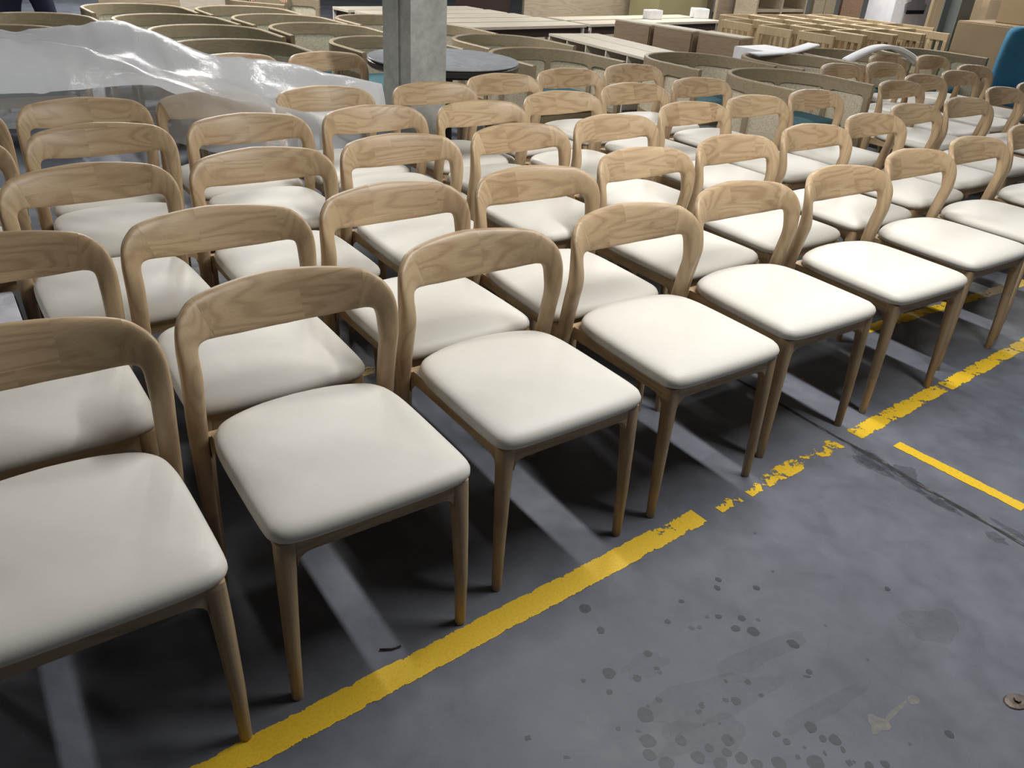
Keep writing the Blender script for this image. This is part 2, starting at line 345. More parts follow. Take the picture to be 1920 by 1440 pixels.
# ------------------------------------------------------------------ the dining chair
ARCH = [  # x_out, z_out, x_in, z_in, half thickness, squareness
    (.240, 0, .217, 0, .0115, 2.2), (.247, .22, .213, .22, .016, 2.3), (.2525, .42, .2105, .42, .020, 2.5),
    (.2535, .54, .2095, .54, .021, 2.6), (.2545, .620, .2085, .605, .0205, 2.7), (.2530, .664, .2080, .640, .019, 2.9),
    (.2445, .702, .2015, .6545, .0165, 3.2), (.224, .727, .186, .6585, .0155, 3.4), (.190, .743, .163, .6565, .015, 3.8),
    (.11, .751, .100, .650, .015, 4.0), (0, .756, 0, .647, .015, 4.2)]
POSTY = [(v,) for v in (-.224, -.229, -.234, -.238, -.2395, -.237, -.2285, -.2155, -.2025, -.209, -.240, -.276)]   # every 75 mm of height
def arch_y(x, z):
    post = cr(POSTY, min(z, .82) / .075)[0]
    k = max(0, min(1, (z - .56) / .12)); k = k * k * (3 - 2 * k)
    return post - k * .068 * (1 - min(1, (x / .25) ** 2))
def arch_section(t, side):
    xo, zo, xi, zi, th, e = cr(ARCH, t); xo *= side; xi *= side
    cx, cz = (xo + xi) / 2, (zo + zi) / 2; n = 20; sec = []
    for q in range(n):
        a = q * math.tau / n; ca, sa = math.cos(a), math.sin(a)
        u = math.copysign(abs(ca) ** (2 / e), ca); v = math.copysign(abs(sa) ** (2 / e), sa)
        x = cx + u * (xo - xi) / 2; z = cz + u * (zo - zi) / 2
        sec.append(Vector((x, arch_y(x, max(z, 0)) + v * th, z)))
    return sec
SEAM = 7.95
def post_mesh(side):
    k = 44; return MB().loft([arch_section(SEAM * i / k, side) for i in range(k + 1)]).mesh('back_post', True)
def back_mesh():
    k = 12; ts = [SEAM + .004 + (10 - SEAM - .004) * i / k for i in range(k + 1)]
    return MB().loft([arch_section(t, 1) for t in ts] + [arch_section(t, -1) for t in reversed(ts[:-1])]).mesh('backrest', True)
CUSH = [(0, .2285), (.09, .228), (.16, .2255), (.2, .2175), (.2185, .200), (.225, .170), (.2255, .05), (.2235, -.08), (.218, -.145), (.204, -.190), (.17, -.224), (.09, -.250), (0, -.258)]
def cushion_mesh():
    half = [cr(CUSH, i * (len(CUSH) - 1) / 40) for i in range(41)]
    outline = half + [[-x, y] for x, y in reversed(half[1:-1])]
    prof = [(.034, .4245), (.016, .4245), (.005, .4285), (0, .4375), (0, .4475), (.004, .4575), (.011, .4645), (.022, .4695), (.045, .4745), (.08, .4785), (.13, .4815), (.18, .483)]
    secs = []
    for ins, z in prof:
        k = 1 - ins / .225
        secs.append([Vector((x * k, (y + .015) * k - .015, z)) for x, y in outline])
    m = MB().loft(secs, cap=False); n = len(outline)
    m.v.append(Vector((0, -.015, .4835))); top = len(m.v) - 1; b = (len(prof) - 1) * n
    m.f += [(b + i, b + (i + 1) % n, top) for i in range(n)]; m.f.append(tuple(range(n)))
    return m.mesh('seat_cushion', True)
def rail_profile(a, b, z0, z1, rad, ra=True, rb=True):
    P = [(a, z1), (b, z1)]
    def fil(x, sgn): return [(x + sgn * rad * (1 - math.cos(q)), z0 - rad * (1 - math.sin(q))) for q in (0, R(22), R(45), R(68), R(90))]
    P += fil(b, -1) if rb else [(b, z0)]
    P += list(reversed(fil(a, 1))) if ra else [(a, z0)]
    return P
def leg_mesh(side):
    secs = []
    for z, x, y, r, e in ((0, .2035, .206, .0115, 2), (.004, .2035, .206, .0128, 2), (.15, .2025, .204, .0158, 2), (.30, .1985, .198, .0188, 2.2), (.36, .196, .195, .0198, 2.6), (.39, .1945, .193, .0203, 3.2), (.4255, .193, .1915, .0205, 3.6)):
        sec = []
        for q in range(16):
            a = q * math.tau / 16; ca, sa = math.cos(a), math.sin(a)
            sec.append(Vector((side * (x + r * math.copysign(abs(ca) ** (2 / e), ca)), y + r * math.copysign(abs(sa) ** (2 / e), sa), z)))
        secs.append(sec)
    return MB().loft(secs).mesh('leg', True)
CM = dict(post_r=post_mesh(1), post_l=post_mesh(-1), back=back_mesh(), cush=cushion_mesh(), leg_r=leg_mesh(1), leg_l=leg_mesh(-1))
CM['front'] = MB().prism(rail_profile(-.176, .176, .390, .4258, .030), .181, .2075).mesh('front_rail')
CM['side_r'] = MB().prism(rail_profile(-.222, .174, .388, .4255, .030, False, True), .179, .2055, 'x').mesh('side_rail')
CM['side_l'] = MB().prism(rail_profile(-.222, .174, .388, .4255, .030, False, True), -.2055, -.179, 'x').mesh('side_rail')
CM['backr'] = MB().prism(rail_profile(-.211, .211, .382, .424, .02), -.243, -.221).mesh('back_rail')
def make_chair():
    t = thing('dining_chair', '', 'chair')
    obj('seat_cushion', CM['cush'], M['leather'], t)['label'] = 'cream leather seat pad'
    obj('backrest', CM['back'], M['oak_x'], t)
    for k in ('post_l', 'post_r'): obj('back_post', CM[k], M['oak_z'], t)
    for k in ('leg_l', 'leg_r'): obj('leg', CM[k], M['oak_z'], t)
    obj('front_rail', CM['front'], M['oak_x'], t)
    for k in ('side_l', 'side_r'): obj('side_rail', CM[k], M['oak_y'], t)
    obj('back_rail', CM['backr'], M['oak_x'], t)
    for o in t.children:
        if not o.data.polygons[0].use_smooth: pass
        elif o.name.split('.')[0] in ('back_post', 'backrest', 'leg'): o.data.set_sharp_from_angle(angle=R(50))
    return t
proto = make_chair(); used = [False]
ORD = ['first', 'second', 'third', 'fourth', 'fifth', 'sixth', 'seventh', 'eighth', 'ninth', 'tenth', 'eleventh']
def place_chair(x, y, deg, label, group):
    o = proto if not used[0] else copy_tree(proto); used[0] = True
    o.location = (x, y, 0); o.rotation_euler = (0, 0, R(deg) - R(90)); tag(o, label, 'chair', group); return o
ROWS = [
 ('front row', [(-.777, 1.072, -53.3), (-.372, 1.42, -53.5), (.034, 1.782, -53), (.472, 2.118, -54.2), (.879, 2.468, -55), (1.335, 2.803, -55), (1.768, 3.195, -54), (2.19, 3.56, -53.5), (2.66, 3.97, -53.3)]),
 ('second row', [(-1.093, 1.524, -53.3), (-.679, 1.835, -54.5), (-.256, 2.175, -53.1), (.167, 2.485, -55.8), (.592, 2.885, -52.2), (1.014, 3.236, -53.5), (1.454, 3.598, -53.7), (1.871, 3.994, -53.9), (2.246, 4.398, -52.4), (2.695, 4.756, -55)]),
 ('third row', [(-1.18, 2.166, -52.3), (-.758, 2.494, -53.5), (-.346, 2.834, -54.8), (.104, 3.172, -52.2), (.525, 3.505, -53.1), (.955, 3.98, -53.4), (1.354, 4.32, -52.6), (1.773, 4.66, -52.4)]),
 ('fourth row', [(-1.797, 2.317, -53.3), (-1.404, 2.688, -53.6), (-.972, 3.018, -53.5), (-.531, 3.348, -52), (-.085, 3.629, -52), (.293, 4.03, -53.5), (.703, 4.453, -53.1), (1.139, 4.83, -53.4)]),
 ('fifth row', [(-2.06, 2.73, -53.3), (-1.671, 3.101, -53.2), (-1.26, 3.42, -53.3), (-.84, 3.73, -53), (-.355, 4.054, -52.2), (-.023, 4.475, -52), (.356, 4.845, -52.4), (.773, 5.216, -53.1)])]
for rn, lst in ROWS:
    for i, (x, y, d) in enumerate(lst):
        place_chair(x, y, d, 'oak chair with cream seat, %s from the left in the %s' % (ORD[i], rn), 'oak dining chairs in rows')
place_chair(-1.10, 4.86, -53.3, 'oak chair standing alone behind the plastic film, left of the column', 'oak dining chairs in rows')
place_chair(-1.54, 4.55, -53.3, 'oak chair with only its top rail showing above the plastic film', 'oak dining chairs in rows')
for i, (x, y, d, lb) in enumerate([
    (2.513, 5.294, -53.4, 'oak chair nearest the right end of the smoked armchair with tall cane sides'),
    (2.84, 5.702, -54.4, 'oak chair just behind the one beside the smoked armchair'),
    (3.211, 5.331, -53.1, 'oak chair in front of the blue upholstered chair, left one of two'),
    (3.577, 5.654, -53.3, 'oak chair in front of the blue upholstered chair, at the right edge'),
    (3.251, 6.066, -53.9, 'oak chair left of the blue chair, nearer of two overlapping'),
    (3.56, 6.50, -53.6, 'oak chair left of the blue chair, farther of two overlapping'),
    (2.36, 6.0, -53.3, 'far oak chair, leftmost of the four behind the smoked armchairs'),
    (2.78, 6.27, -53, 'far oak chair, second of the four behind the smoked armchairs'),
    (2.99, 6.80, -52.7, 'far oak chair, third of the four behind the smoked armchairs'),
    (3.45, 7.0, -53.4, 'far oak chair, rightmost of the four, beside the cardboard carton')]):
    place_chair(x, y, d, lb, 'oak dining chairs in rows')

# ------------------------------------------------------------------ round-backed armchairs with cane panels
AW, AD, AZ = .40, .78, .70
def upath(s):                                        # s in 0..1 round the horseshoe, returns point, outward normal
    st = AD - AW; arc = math.pi * AW; tot = 2 * st + arc; d = s * tot; y0 = AD / 2
    if d < st: return Vector((-AW, y0 - d, 0)), Vector((-1, 0, 0))
    if d > st + arc: return Vector((AW, y0 - st + (d - st - arc), 0)), Vector((1, 0, 0))
    a = (d - st) / AW; n = Vector((-math.cos(a), -math.sin(a), 0)); return Vector((0, y0 - st, 0)) + n * AW, n
POSTS = [.012, .17, .36, .64, .83, .988]
def armchair_meshes():
    D = {}
    k = 96; secs = []
    for i in range(k + 1):
        s = i / k; p, n = upath(s); e = min(abs(s - q) for q in POSTS)
        edge = max(0, 1 - e / .035); drop = .045 * (1 - math.sqrt(max(0, 1 - edge * edge))) 
        bot = AZ - .072 - drop - .014 * math.sin(math.pi * s) ** 2; T = .016
        secs.append([p + n * T + Vector((0, 0, bot)), p + n * T + Vector((0, 0, AZ - .006)), p + n * (T - .005) + Vector((0, 0, AZ)), p - n * (T - .005) + Vector((0, 0, AZ)), p - n * T + Vector((0, 0, AZ - .006)), p - n * T + Vector((0, 0, bot))])
    D['rail'] = MB().loft(secs).mesh('top_rail')
    secs = []
    for i in range(49):
        p, n = upath(i / 48); T = .016
        secs.append([p + n * T + Vector((0, 0, .27)), p + n * T + Vector((0, 0, .34)), p - n * T + Vector((0, 0, .34)), p - n * T + Vector((0, 0, .27))])
    D['ring'] = MB().loft(secs).mesh('seat_ring')
    D['front'] = MB().box(-AW + .017, AW - .017, AD / 2 - .20, AD / 2 - .168, .27, .34).mesh('front_rail')
    D['posts'] = []
    for s in POSTS:
        p, n = upath(s); t = Vector((-n.y, n.x, 0)); z0 = 0 if s in (POSTS[0], POSTS[2], POSTS[3], POSTS[5]) else .3
        D['posts'].append(MB().loft([[p + n * a * .015 + t * b * h + Vector((0, 0, z)) for a, b in ((1, 1), (-1, 1), (-1, -1), (1, -1))] for z, h in ((z0, .014), (.34, .02), (.62, .02))]).mesh('post'))
    D['panels'] = []
    for a, b in zip(POSTS[:-1], POSTS[1:]):
        secs = []
        for i in range(9):
            p, n = upath(a + .008 + (b - a - .016) * i / 8); T = .004
            secs.append([p + n * T + Vector((0, 0, .335)), p + n * T + Vector((0, 0, .62)), p - n * T + Vector((0, 0, .62)), p - n * T + Vector((0, 0, .335))])
        D['panels'].append(MB().loft(secs).mesh('cane_panel'))
    out = [upath(i / 60)[0] * 1 for i in range(61)]; secs = []
    for ins, z in ((.06, .335), (.03, .345), (.025, .38), (.04, .43), (.08, .445), (.2, .45)):
        k = 1 - ins / AW; secs.append([Vector((p.x * k, p.y * k * .80 - .05, z)) for p in out])
    D['cushion'] = MB().loft(secs).mesh('seat_cushion', True)
    return D
AM = armchair_meshes()
def copy_meshes(d): return {k: [m.copy() for m in v] if isinstance(v, list) else v.copy() for k, v in d.items()}
def make_armchair(meshes, wx, wz, seat):
    t = thing('cane_armchair', '', 'armchair')
    obj('top_rail', meshes['rail'], wx, t); obj('seat_ring', meshes['ring'], wx, t); obj('front_rail', meshes['front'], wx, t)
    for m in meshes['posts']: obj('post', m, wz, t)
    for m in meshes['panels']: obj('cane_panel', m, M['cane'], t)['label'] = 'woven cane panel'
    obj('seat_cushion', meshes['cushion'], seat, t)
    return t
def spread(proto, items, cat, group):
    for i, (x, y, d, lb) in enumerate(items):
        o = proto if i == 0 else copy_tree(proto)
        o.location = (x, y, 0); o.rotation_euler = (0, 0, R(d) - R(90)); tag(o, lb, cat, group)
K = 1.118
smoked = make_armchair(AM, M['smoked_x'], M['smoked_z'], M['teal'])
spread(smoked, [
    (1.548 * K, 5.16 * K, -55, 'smoked oak cane armchair with both arms in full view, nearest of its kind'),
    (1.10 * K, 5.715 * K, -53, 'smoked oak cane armchair behind the oak chairs, beside the long console'),
    (.073 * K, 5.427 * K, -52, 'smoked oak cane armchair just right of the round table'),
    (1.837 * K, 6.085 * K, -52.6, 'smoked oak cane armchair below the flat white foam strip'),
    (2.377 * K, 6.631 * K, -51.7, 'smoked oak cane armchair under the left foot of the foam arch'),
    (3.58, 7.98, -53, 'smoked oak cane armchair seen through the white foam arch')], 'armchair', 'smoked oak cane armchairs')
pale = make_armchair(copy_meshes(AM), M['ash_x'], M['ash_z'], M['leather'])
spread(pale, [
    (-.219 * K, 6.048 * K, -52, 'pale cane armchair behind the round table, right of the column'),
    (-.949 * K, 5.486 * K, -50, 'pale cane armchair straight behind the column, left arm beside the table'),
    (-.787 * K, 6.49 * K, -52, 'pale cane armchair whose right arm shows right of the column'),
    (-3.03 * K, 6.498 * K, -51.7, 'pale cane armchair standing right of the person in dark jeans'),
    (-2.544 * K, 5.954 * K, -49.5, 'pale cane armchair right above the crest of the plastic film'),
    (-2.324 * K, 6.867 * K, -52.5, 'pale cane armchair in front of the reaching hands'),
    (-1.895 * K, 6.438 * K, -50, 'pale cane armchair below and right of the reaching hands'),
    (-2.094 * K, 5.481 * K, -52, 'pale cane armchair behind the sloping right flank of the film'),
    (-1.496 * K, 6.029 * K, -53, 'pale cane armchair left of the column with a wide cane side'),
    (-1.719 * K, 4.868 * K, -52, 'pale cane armchair nearest the plastic film, above its dip'),
    (-1.231 * K, 6.898 * K, -52, 'pale cane armchair touching the column, farthest of the left group'),
    (-3.258 * K, 5.515 * K, -52, 'pale cane armchair in front of the person in dark jeans'),
    (-3.062 * K, 4.825 * K, -52, 'pale cane armchair at the left edge, half hidden by the film')], 'armchair', 'pale cane armchairs')

# ------------------------------------------------------------------ slatted armchairs at the back
SW, SD, SZ = .22, .40, .80
def make_slat_chair():
    t = thing('slatted_armchair', '', 'armchair')
    def side(sx): return MB().box(sx - .012, sx + .012, -SD / 2, SD / 2, SZ - .075, SZ, .004).build('arm_rail', M['ash_z'], t)
    side(-SW); side(SW)
    P = [(-SW + .012, -SD / 2 + .02), (-SW * .6, -SD / 2 - .008), (0, -SD / 2 - .015), (SW * .6, -SD / 2 - .008), (SW - .012, -SD / 2 + .02)]
    secs = []
    for i in range(13):
        x, y = cr(P, i / 3); secs.append([Vector((x, y - .012, SZ - .075)), Vector((x, y - .012, SZ)), Vector((x, y + .012, SZ)), Vector((x, y + .012, SZ - .075))])
    MB().loft(secs).build('back_rail', M['ash_x'], t)
    for sx in (-SW, SW):
        for y in (-SD / 2 + .02, SD / 2 - .02): MB().box(sx - .014, sx + .014, y - .02, y + .02, 0, SZ - .07, .004).build('leg', M['ash_z'], t)
        for y in (.03, .10): MB().box(sx - .007, sx + .007, y - .018, y + .018, .40, SZ - .07, .002).build('slat', M['ash_z'], t)
    for x in (-.09, .09): MB().box(x - .02, x + .02, -SD / 2 - .005, -SD / 2 + .008, .40, SZ - .07, .002).build('slat', M['ash_z'], t)
    MB().box(-SW + .014, SW - .014, -SD / 2 + .045, SD / 2 - .045, .36, .43, .01).build('seat', M['dark_wood'], t)
    return t
def slat_at(x, y):                                   # given the rear corner of its left arm rail
    p = Vector((x, y, 0)) + FD * SD / 2 + LD * SW; return p.x, p.y
slat = make_slat_chair()
LINES = [[(2.45, 8.16), (2.15, 8.48), (1.86, 8.83)], [(2.84, 8.45), (2.55, 8.78), (2.26, 9.13), (1.97, 9.48)], [(3.24, 8.75), (2.95, 9.08), (2.66, 9.43), (2.37, 9.78)],
         [(3.64, 9.05), (3.35, 9.38), (3.06, 9.73), (2.77, 10.08)], [(3.75, 9.68), (3.46, 10.03), (3.17, 10.38)]]
WHICH = ['nearest the foam strips', 'next from the foam strips', 'second beyond the arch', 'third beyond the arch', 'farthest']
spread(slat, [(*slat_at(x, y), math.degrees(FRONT), 'slatted pale armchair, %s from the front in the line %s' % (ORD[k], WHICH[i])) for i, ln in enumerate(LINES) for k, (x, y) in enumerate(ln)], 'armchair', 'slatted pale armchairs')

# ------------------------------------------------------------------ column, steel post
def box_thing(name, label, cat, loc, rz, parts, group=None):
    t = thing(name, label, cat, loc, rz, group)
    for nm, mt, b in parts: MB().box(*b).build(nm, M[mt], t)
    return t
S = .245
prof = [(0, 0), (S, 0), (S, S), (0, S), (0, .115), (.012, .105), (.012, .085), (0, .075)]
o = obj('trim_1', MB().prism(prof, 0, 4.6, 'z').mesh('column'), M['column']); o['kind'] = 'structure'; o['label'] = 'square grey concrete column behind the chairs'
o.location = (-.655, 4.50, 0); o.rotation_euler = (0, 0, R(46))
t = MB()
t.box(-.10, .10, -.10, -.09, 0, 4.6, 0).box(-.10, .10, .09, .10, 0, 4.6, 0).box(-.005, .005, -.09, .09, 0, 4.6, 0)
o = t.build('trim_2', M['steel']); o['kind'] = 'structure'; o['label'] = 'dark steel post beside the cardboard cartons'; o.location = (4.34, 9.22, 0); o.rotation_euler = (0, 0, R(28))

# ------------------------------------------------------------------ round table, marble table
t = thing('round_table', 'round table with grey stone top and black edge beside the column', 'table', (-.555, 5.20, 0))
def disc(r, z0, z1, b=.006, n=64): return MB().loft([[Vector((rr * math.cos(q * math.tau / n), rr * math.sin(q * math.tau / n), z)) for q in range(n)] for rr, z in ((r - b, z0), (r, z0 + b), (r, z1 - b), (r - b, z1))])
autosmooth(disc(.462, .742, .75, .002).build('table_top', M['stone'], t)); autosmooth(disc(.463, .695, .7415, .012).build('edge_band', M['black'], t))
autosmooth(disc(.06, .022, .695, .002, 32).build('pedestal', M['black'], t)); autosmooth(disc(.28, 0, .022, .006, 48).build('base', M['black'], t))
t = thing('marble_table', 'low white marble table with black edge at the left border', 'table', (-1.60, 1.86, 0), FRONT)
MB().box(-.235, .24, -.25, .245, .392, .410, .003).build('table_top', M['marble'], t)
MB().box(-.24, .245, -.255, .25, .36, .3915, .003).build('frame', M['black'], t)
for x in (-.21, .21):
    for y in (-.22, .22): MB().box(x - .02, x + .02, y - .02, y + .02, 0, .36, .003).build('leg', M['black'], t)

# ------------------------------------------------------------------ consoles, long tables, drawer blocks
def console(name, label, corner, ang, length, depth, h, ndiv, group, top='veneer'):
    """corner is the near end of the open front; the length runs backwards along -x"""
    t = thing(name, label, 'console', (corner[0], corner[1], 0), R(ang), group)
    MB().box(-length, 0, 0, depth, h - .022, h, .002).build('top', M[top], t)
    for i in range(ndiv + 2):
        x = -length + .009 + (length - .018) * i / (ndiv + 1)
        MB().box(x - .009, x + .009, .006, depth - .01, .08, h - .022, .001).build('side_panel' if i in (0, ndiv + 1) else 'divider', M['veneer'], t)
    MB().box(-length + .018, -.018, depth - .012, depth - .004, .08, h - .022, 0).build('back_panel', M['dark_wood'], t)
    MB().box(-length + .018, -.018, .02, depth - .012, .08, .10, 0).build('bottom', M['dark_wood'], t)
    for x in (-length + .06, -.06):
        for y in (.04, depth - .04): MB().box(x - .015, x + .015, y - .015, y + .015, 0, .08, .002).build('foot', M['dark_wood'], t)
    return t
console('low_console', 'long pale low console with open dark front, right of the round table', (.98, 7.2), -59.5, 1.68, .29, .58, 4, 'pale open consoles')
console('low_console', 'long pale low console backed against the open fronted one', (1.24, 7.36), -59.5, 1.68, .29, .58, 4, 'pale open consoles')
def long_table(label, corner, ang, length, depth, h, group):
    t = thing('long_table', label, 'table', (corner[0], corner[1], 0), R(ang), group)
    MB().box(-length, 0, 0, depth - .06, h - .03, h, .002).build('table_top', M['veneer'], t)
    MB().box(-length + .05, -.05, .05, depth - .06, h - .12, h - .031, 0).build('apron', M['dark_wood'], t)
    for x in (-length + .03, -.03):
        for y in (.03, depth - .045): MB().box(x - .014, x + .014, y - .014, y + .014, 0, h - .03, .002).build('leg', M['wire'], t)
    return t
NM = ['nearest', 'second', 'third', 'fourth', 'farthest']
for i in range(5):
    dx, dy = -.31 * i, .277 * i
    long_table('pale long table, %s of the row behind the column' % NM[i], (.565 + dx, 9.79 + dy), 41.5, 1.9, .415, .58, 'pale long tables')
long_table('pale long table under the drawer blocks, nearer of two by the board', (2.44, 11.58), 43, 2.5, .39, .58, 'pale long tables')
long_table('pale long table carrying two white boxes, in front of the board', (2.17, 11.87), 43, 2.5, .39, .58, 'pale long tables')
for i, (x, y, lb) in enumerate([(.825, 9.19, 'brown drawer block, left one of the three in a line'), (1.195, 8.83, 'brown drawer block, middle one of the three in a line'), (1.587, 8.48, 'brown drawer block with its end in view, right of three')]):
    t = thing('drawer_block', lb, 'drawers', (x, y, 0), R(-46.5), 'brown drawer blocks')
    MB().box(0, .49, 0, .20, .0, .692, .002).build('body', M['veneer_d'], t)
    MB().box(-.002, .492, -.002, .202, .6925, .708, .002).build('top', M['veneer'], t)
    MB().box(.01, .48, -.014, -.0005, .37, .685, .002).build('drawer_front', M['veneer_d'], t); MB().box(.01, .48, -.014, -.0005, .05, .355, .002).build('drawer_front', M['veneer_d'], t)
def carton(name, label, loc, rz, sx, sy, sz, mt, group=None):
    t = thing(name, label, 'box', loc, rz, group)
    MB().box(-sx / 2, sx / 2, -sy / 2, sy / 2, 0, sz, .006).build('body', M[mt], t)
    MB().box(-sx / 2 + .004, -.004, -sy / 2 + .003, sy / 2 - .003, sz + .0005, sz + .006, .002).build('flap', M[mt], t); MB().box(.004, sx / 2 - .004, -sy / 2 + .003, sy / 2 - .003, sz + .0005, sz + .006, .002).build('flap', M[mt], t)
    return t
carton('white_box', 'small white box on the long table, left of two', (1.46, 11.1, .581), R(38), .22, .14, .10, 'white', 'small white boxes'); carton('white_box', 'small white box on the long table, right of two', (2.17, 11.78, .581), R(10), .20, .20, .11, 'white', 'small white boxes')

# ------------------------------------------------------------------ goods standing along the back
def board(name, label, cat, x, y, rz, wd, th, h, mt, z=0):
    t = thing(name, label, cat, (x, y, z), R(rz))
    MB().box(-wd / 2, wd / 2, -th / 2, th / 2, .04, h, .003).build('panel', M[mt], t)
    for k in (-wd / 2 + .1, wd / 2 - .1): MB().box(k - .04, k + .04, -th / 2 - .05, th / 2 + .05, 0, .0395, .003).build('foot', M['dark_wood'], t)
    return t
board('display_board', 'wide pale wood-grain board standing behind the long tables', 'board', .75, 13.2, 40, 2.5, .05, 1.6, 'veneer_p')
carton('tall_carton', 'big olive cardboard carton right of the wide wood board', (1.98, 13.4, 0), R(38), 1.05, .6, 1.7, 'carton_o')
board('dark_board', 'narrow dark brown board beside the olive carton', 'board', 2.66, 13.8, 60, .3, .05, 1.7, 'veneer_d')
board('wood_door_leaf', 'plain brown panel left of the open shelf unit', 'board', 2.85, 13.5, 40, .42, .05, 1.7, 'veneer_p')
t = thing('shelf_unit', 'brown open shelf unit with square compartments at the back', 'shelf', (3.62, 13.75, 0), R(40))
for x in (-.62, 0, .62): MB().box(x - .02, x + .02, -.2, .2, 0, 1.8, .002).build('upright', M['veneer_p'], t)
for z in (.12, .60, 1.08, 1.56): 
    for x0 in (-.6, .02): MB().box(x0 + .001, x0 + .578, -.19, .19, z, z + .04, .002).build('shelf_board', M['veneer_p'], t)
MB().box(-.62, .62, .201, .215, 0, 1.8, 0).build('back_panel', M['veneer_d'], t)
t = thing('panel_stack', 'grey-brown board with crossing dark joints at the back', 'board', (4.75, 14.8, 0), R(40))
for ix in range(2):
    for iz in range(4): MB().box(-.32 + ix * .325, -.005 + ix * .325, -.03, .03, .02 + iz * .42, .43 + iz * .42, .004).build('panel', M['smoked_x'], t)
board('chipboard_panel', 'reddish brown chipboard sheet beside the white picture carton', 'board', 5.35, 15.2, 38, .6, .05, 1.7, 'osb')
t = carton('picture_carton', 'white carton printed with a grey armchair picture', (6.35, 15.6, 0), R(38), 1.25, .5, 1.5, 'white')
pr = MB()
pr.prism([(-.28, .62), (.36, .62), (.40, .74), (.30, .78), (.24, 1.1), (-.10, 1.1), (-.16, .80), (-.32, .76)], -.256, -.2515); pr.build('printed_picture', plain('grey_print', (.34, .35, .40), .6), t)
MB().box(-.22, .36, -.259, -.2565, .60, .66, 0).build('printed_shadow', M['black'], t)
board('beige_panel', 'plain beige board right of the white picture carton', 'board', 6.75, 14.9, 38, .7, .05, 1.7, 'carton')
for i, (x, y, z, lb) in enumerate([(6.55, 13.9, 0, 'brown carton behind the slatted chairs, left of two'), (7.15, 14.4, 0, 'brown carton behind the slatted chairs, right of two')]):
    carton('carton', lb, (x, y, z), R(38), .5, .45, .95, 'carton', 'brown cartons at the back')
carton('carton', 'brown carton in the foreground of the steel post, lower of the stack', (4.88, 8.80, 0), R(-50), .95, .95, .93, 'carton', 'cardboard cartons at right')
carton('carton', 'brown carton on top of the stack at the right edge', (5.2, 8.85, .937), R(-50), .85, .85, .6, 'carton', 'cardboard cartons at right')
# dark folding screen and pale frame far behind the tables
board('dark_screen', 'dark brown ribbed screen behind the long tables', 'screen', -.75, 12.15, 40, .9, .06, 1.6, 'dark_wood')
board('pale_post_panel', 'narrow white upright panel beside the dark screen', 'board', -1.35, 12.0, 40, .16, .06, 1.6, 'white')
board('brown_board', 'grey-brown wood board right of the person in dark jeans', 'board', -3.95, 8.6, 30, .75, .05, 1.4, 'veneer_p')
board('pale_board', 'pale upright board behind the pale armchairs at the back', 'board', -3.9, 9.9, 30, .9, .05, 1.4, 'veneer')

# ------------------------------------------------------------------ blue upholstered chair
t = thing('blue_chair', 'blue upholstered high-back chair at the right edge', 'chair', (4.44, 7.58, 0), R(-162))
secs = []
for z, wd, y in ((.42, .32, -.20), (.55, .315, -.235), (.70, .27, -.265), (.85, .215, -.29), (.93, .175, -.305), (.965, .13, -.31), (.975, .05, -.312)):
    sec = []
    for q in range(32):
        a = q * math.tau / 32; ca, sa = math.cos(a), math.sin(a)
        x = wd * math.copysign(abs(ca) ** .7, ca); sec.append(Vector((x, y + .05 * math.copysign(abs(sa) ** .7, sa) + .55 * x * x, z)))
    secs.append(sec)
MB().loft(secs).build('backrest', M['blue'], t, True)
secs = []
for k, z in ((.85, .36), (.98, .375), (1, .41), (.97, .455), (.85, .475), (.4, .485)):
    secs.append([Vector((.30 * k * math.copysign(abs(math.cos(q * math.tau / 32)) ** .5, math.cos(q * math.tau / 32)), .27 * k * math.copysign(abs(math.sin(q * math.tau / 32)) ** .5, math.sin(q * math.tau / 32)), z)) for q in range(32)])
MB().loft(secs).build('seat', M['blue'], t, True)
for sx in (-1, 1):
    for y in (-.2, .2): MB().tube([(sx * .22, y * .9, .37), (sx * .25, y * 1.15, 0)], [.018, .011]).build('leg', M['black'], t, True)

# ------------------------------------------------------------------ foam strips
def strip(name, label, pts, wd, th):
    pts = [Vector(p) for p in pts]; n = len(pts); secs = []
    for i in range((n - 1) * 6 + 1):
        u = i / 6; p = Vector(cr([tuple(q) for q in pts], u)); q2 = Vector(cr([tuple(q) for q in pts], min(u + .05, n - 1))); q1 = Vector(cr([tuple(q) for q in pts], max(u - .05, 0)))
        tg = (q2 - q1).normalized(); a = Vector((FD.x, FD.y, 0)); a = (a - tg * a.dot(tg)).normalized(); b = tg.cross(a)
        secs.append([p + a * wd * x + b * th * y for x, y in ((1, .5), (.8, 1), (.2, 1), (0, .5), (-.2, 1), (-.8, 1), (-1, .5), (-.8, 0), (.8, 0))])
    return tag(MB().loft(secs).build(name, M['foam'], None, True), label, 'foam strip')
strip('foam_arch', 'white foam strip bent into an arch over the armchairs', [(2.52, 6.98, .705), (2.62, 7.02, .755), (2.78, 7.1, .81), (2.95, 7.18, .815), (3.10, 7.23, .77), (3.22, 7.26, .705)], .05, .03)
strip('foam_strip', 'white foam strip lying flat across the smoked armchairs', [(1.78, 7.02, .702), (1.95, 7.16, .703), (2.15, 7.3, .712), (2.4, 7.5, .76)], .07, .02)
carton('white_crate', 'white box between the brown drawer blocks and the flat foam strip', (2.10, 7.80, 0), R(40), .46, .40, .66, 'white')

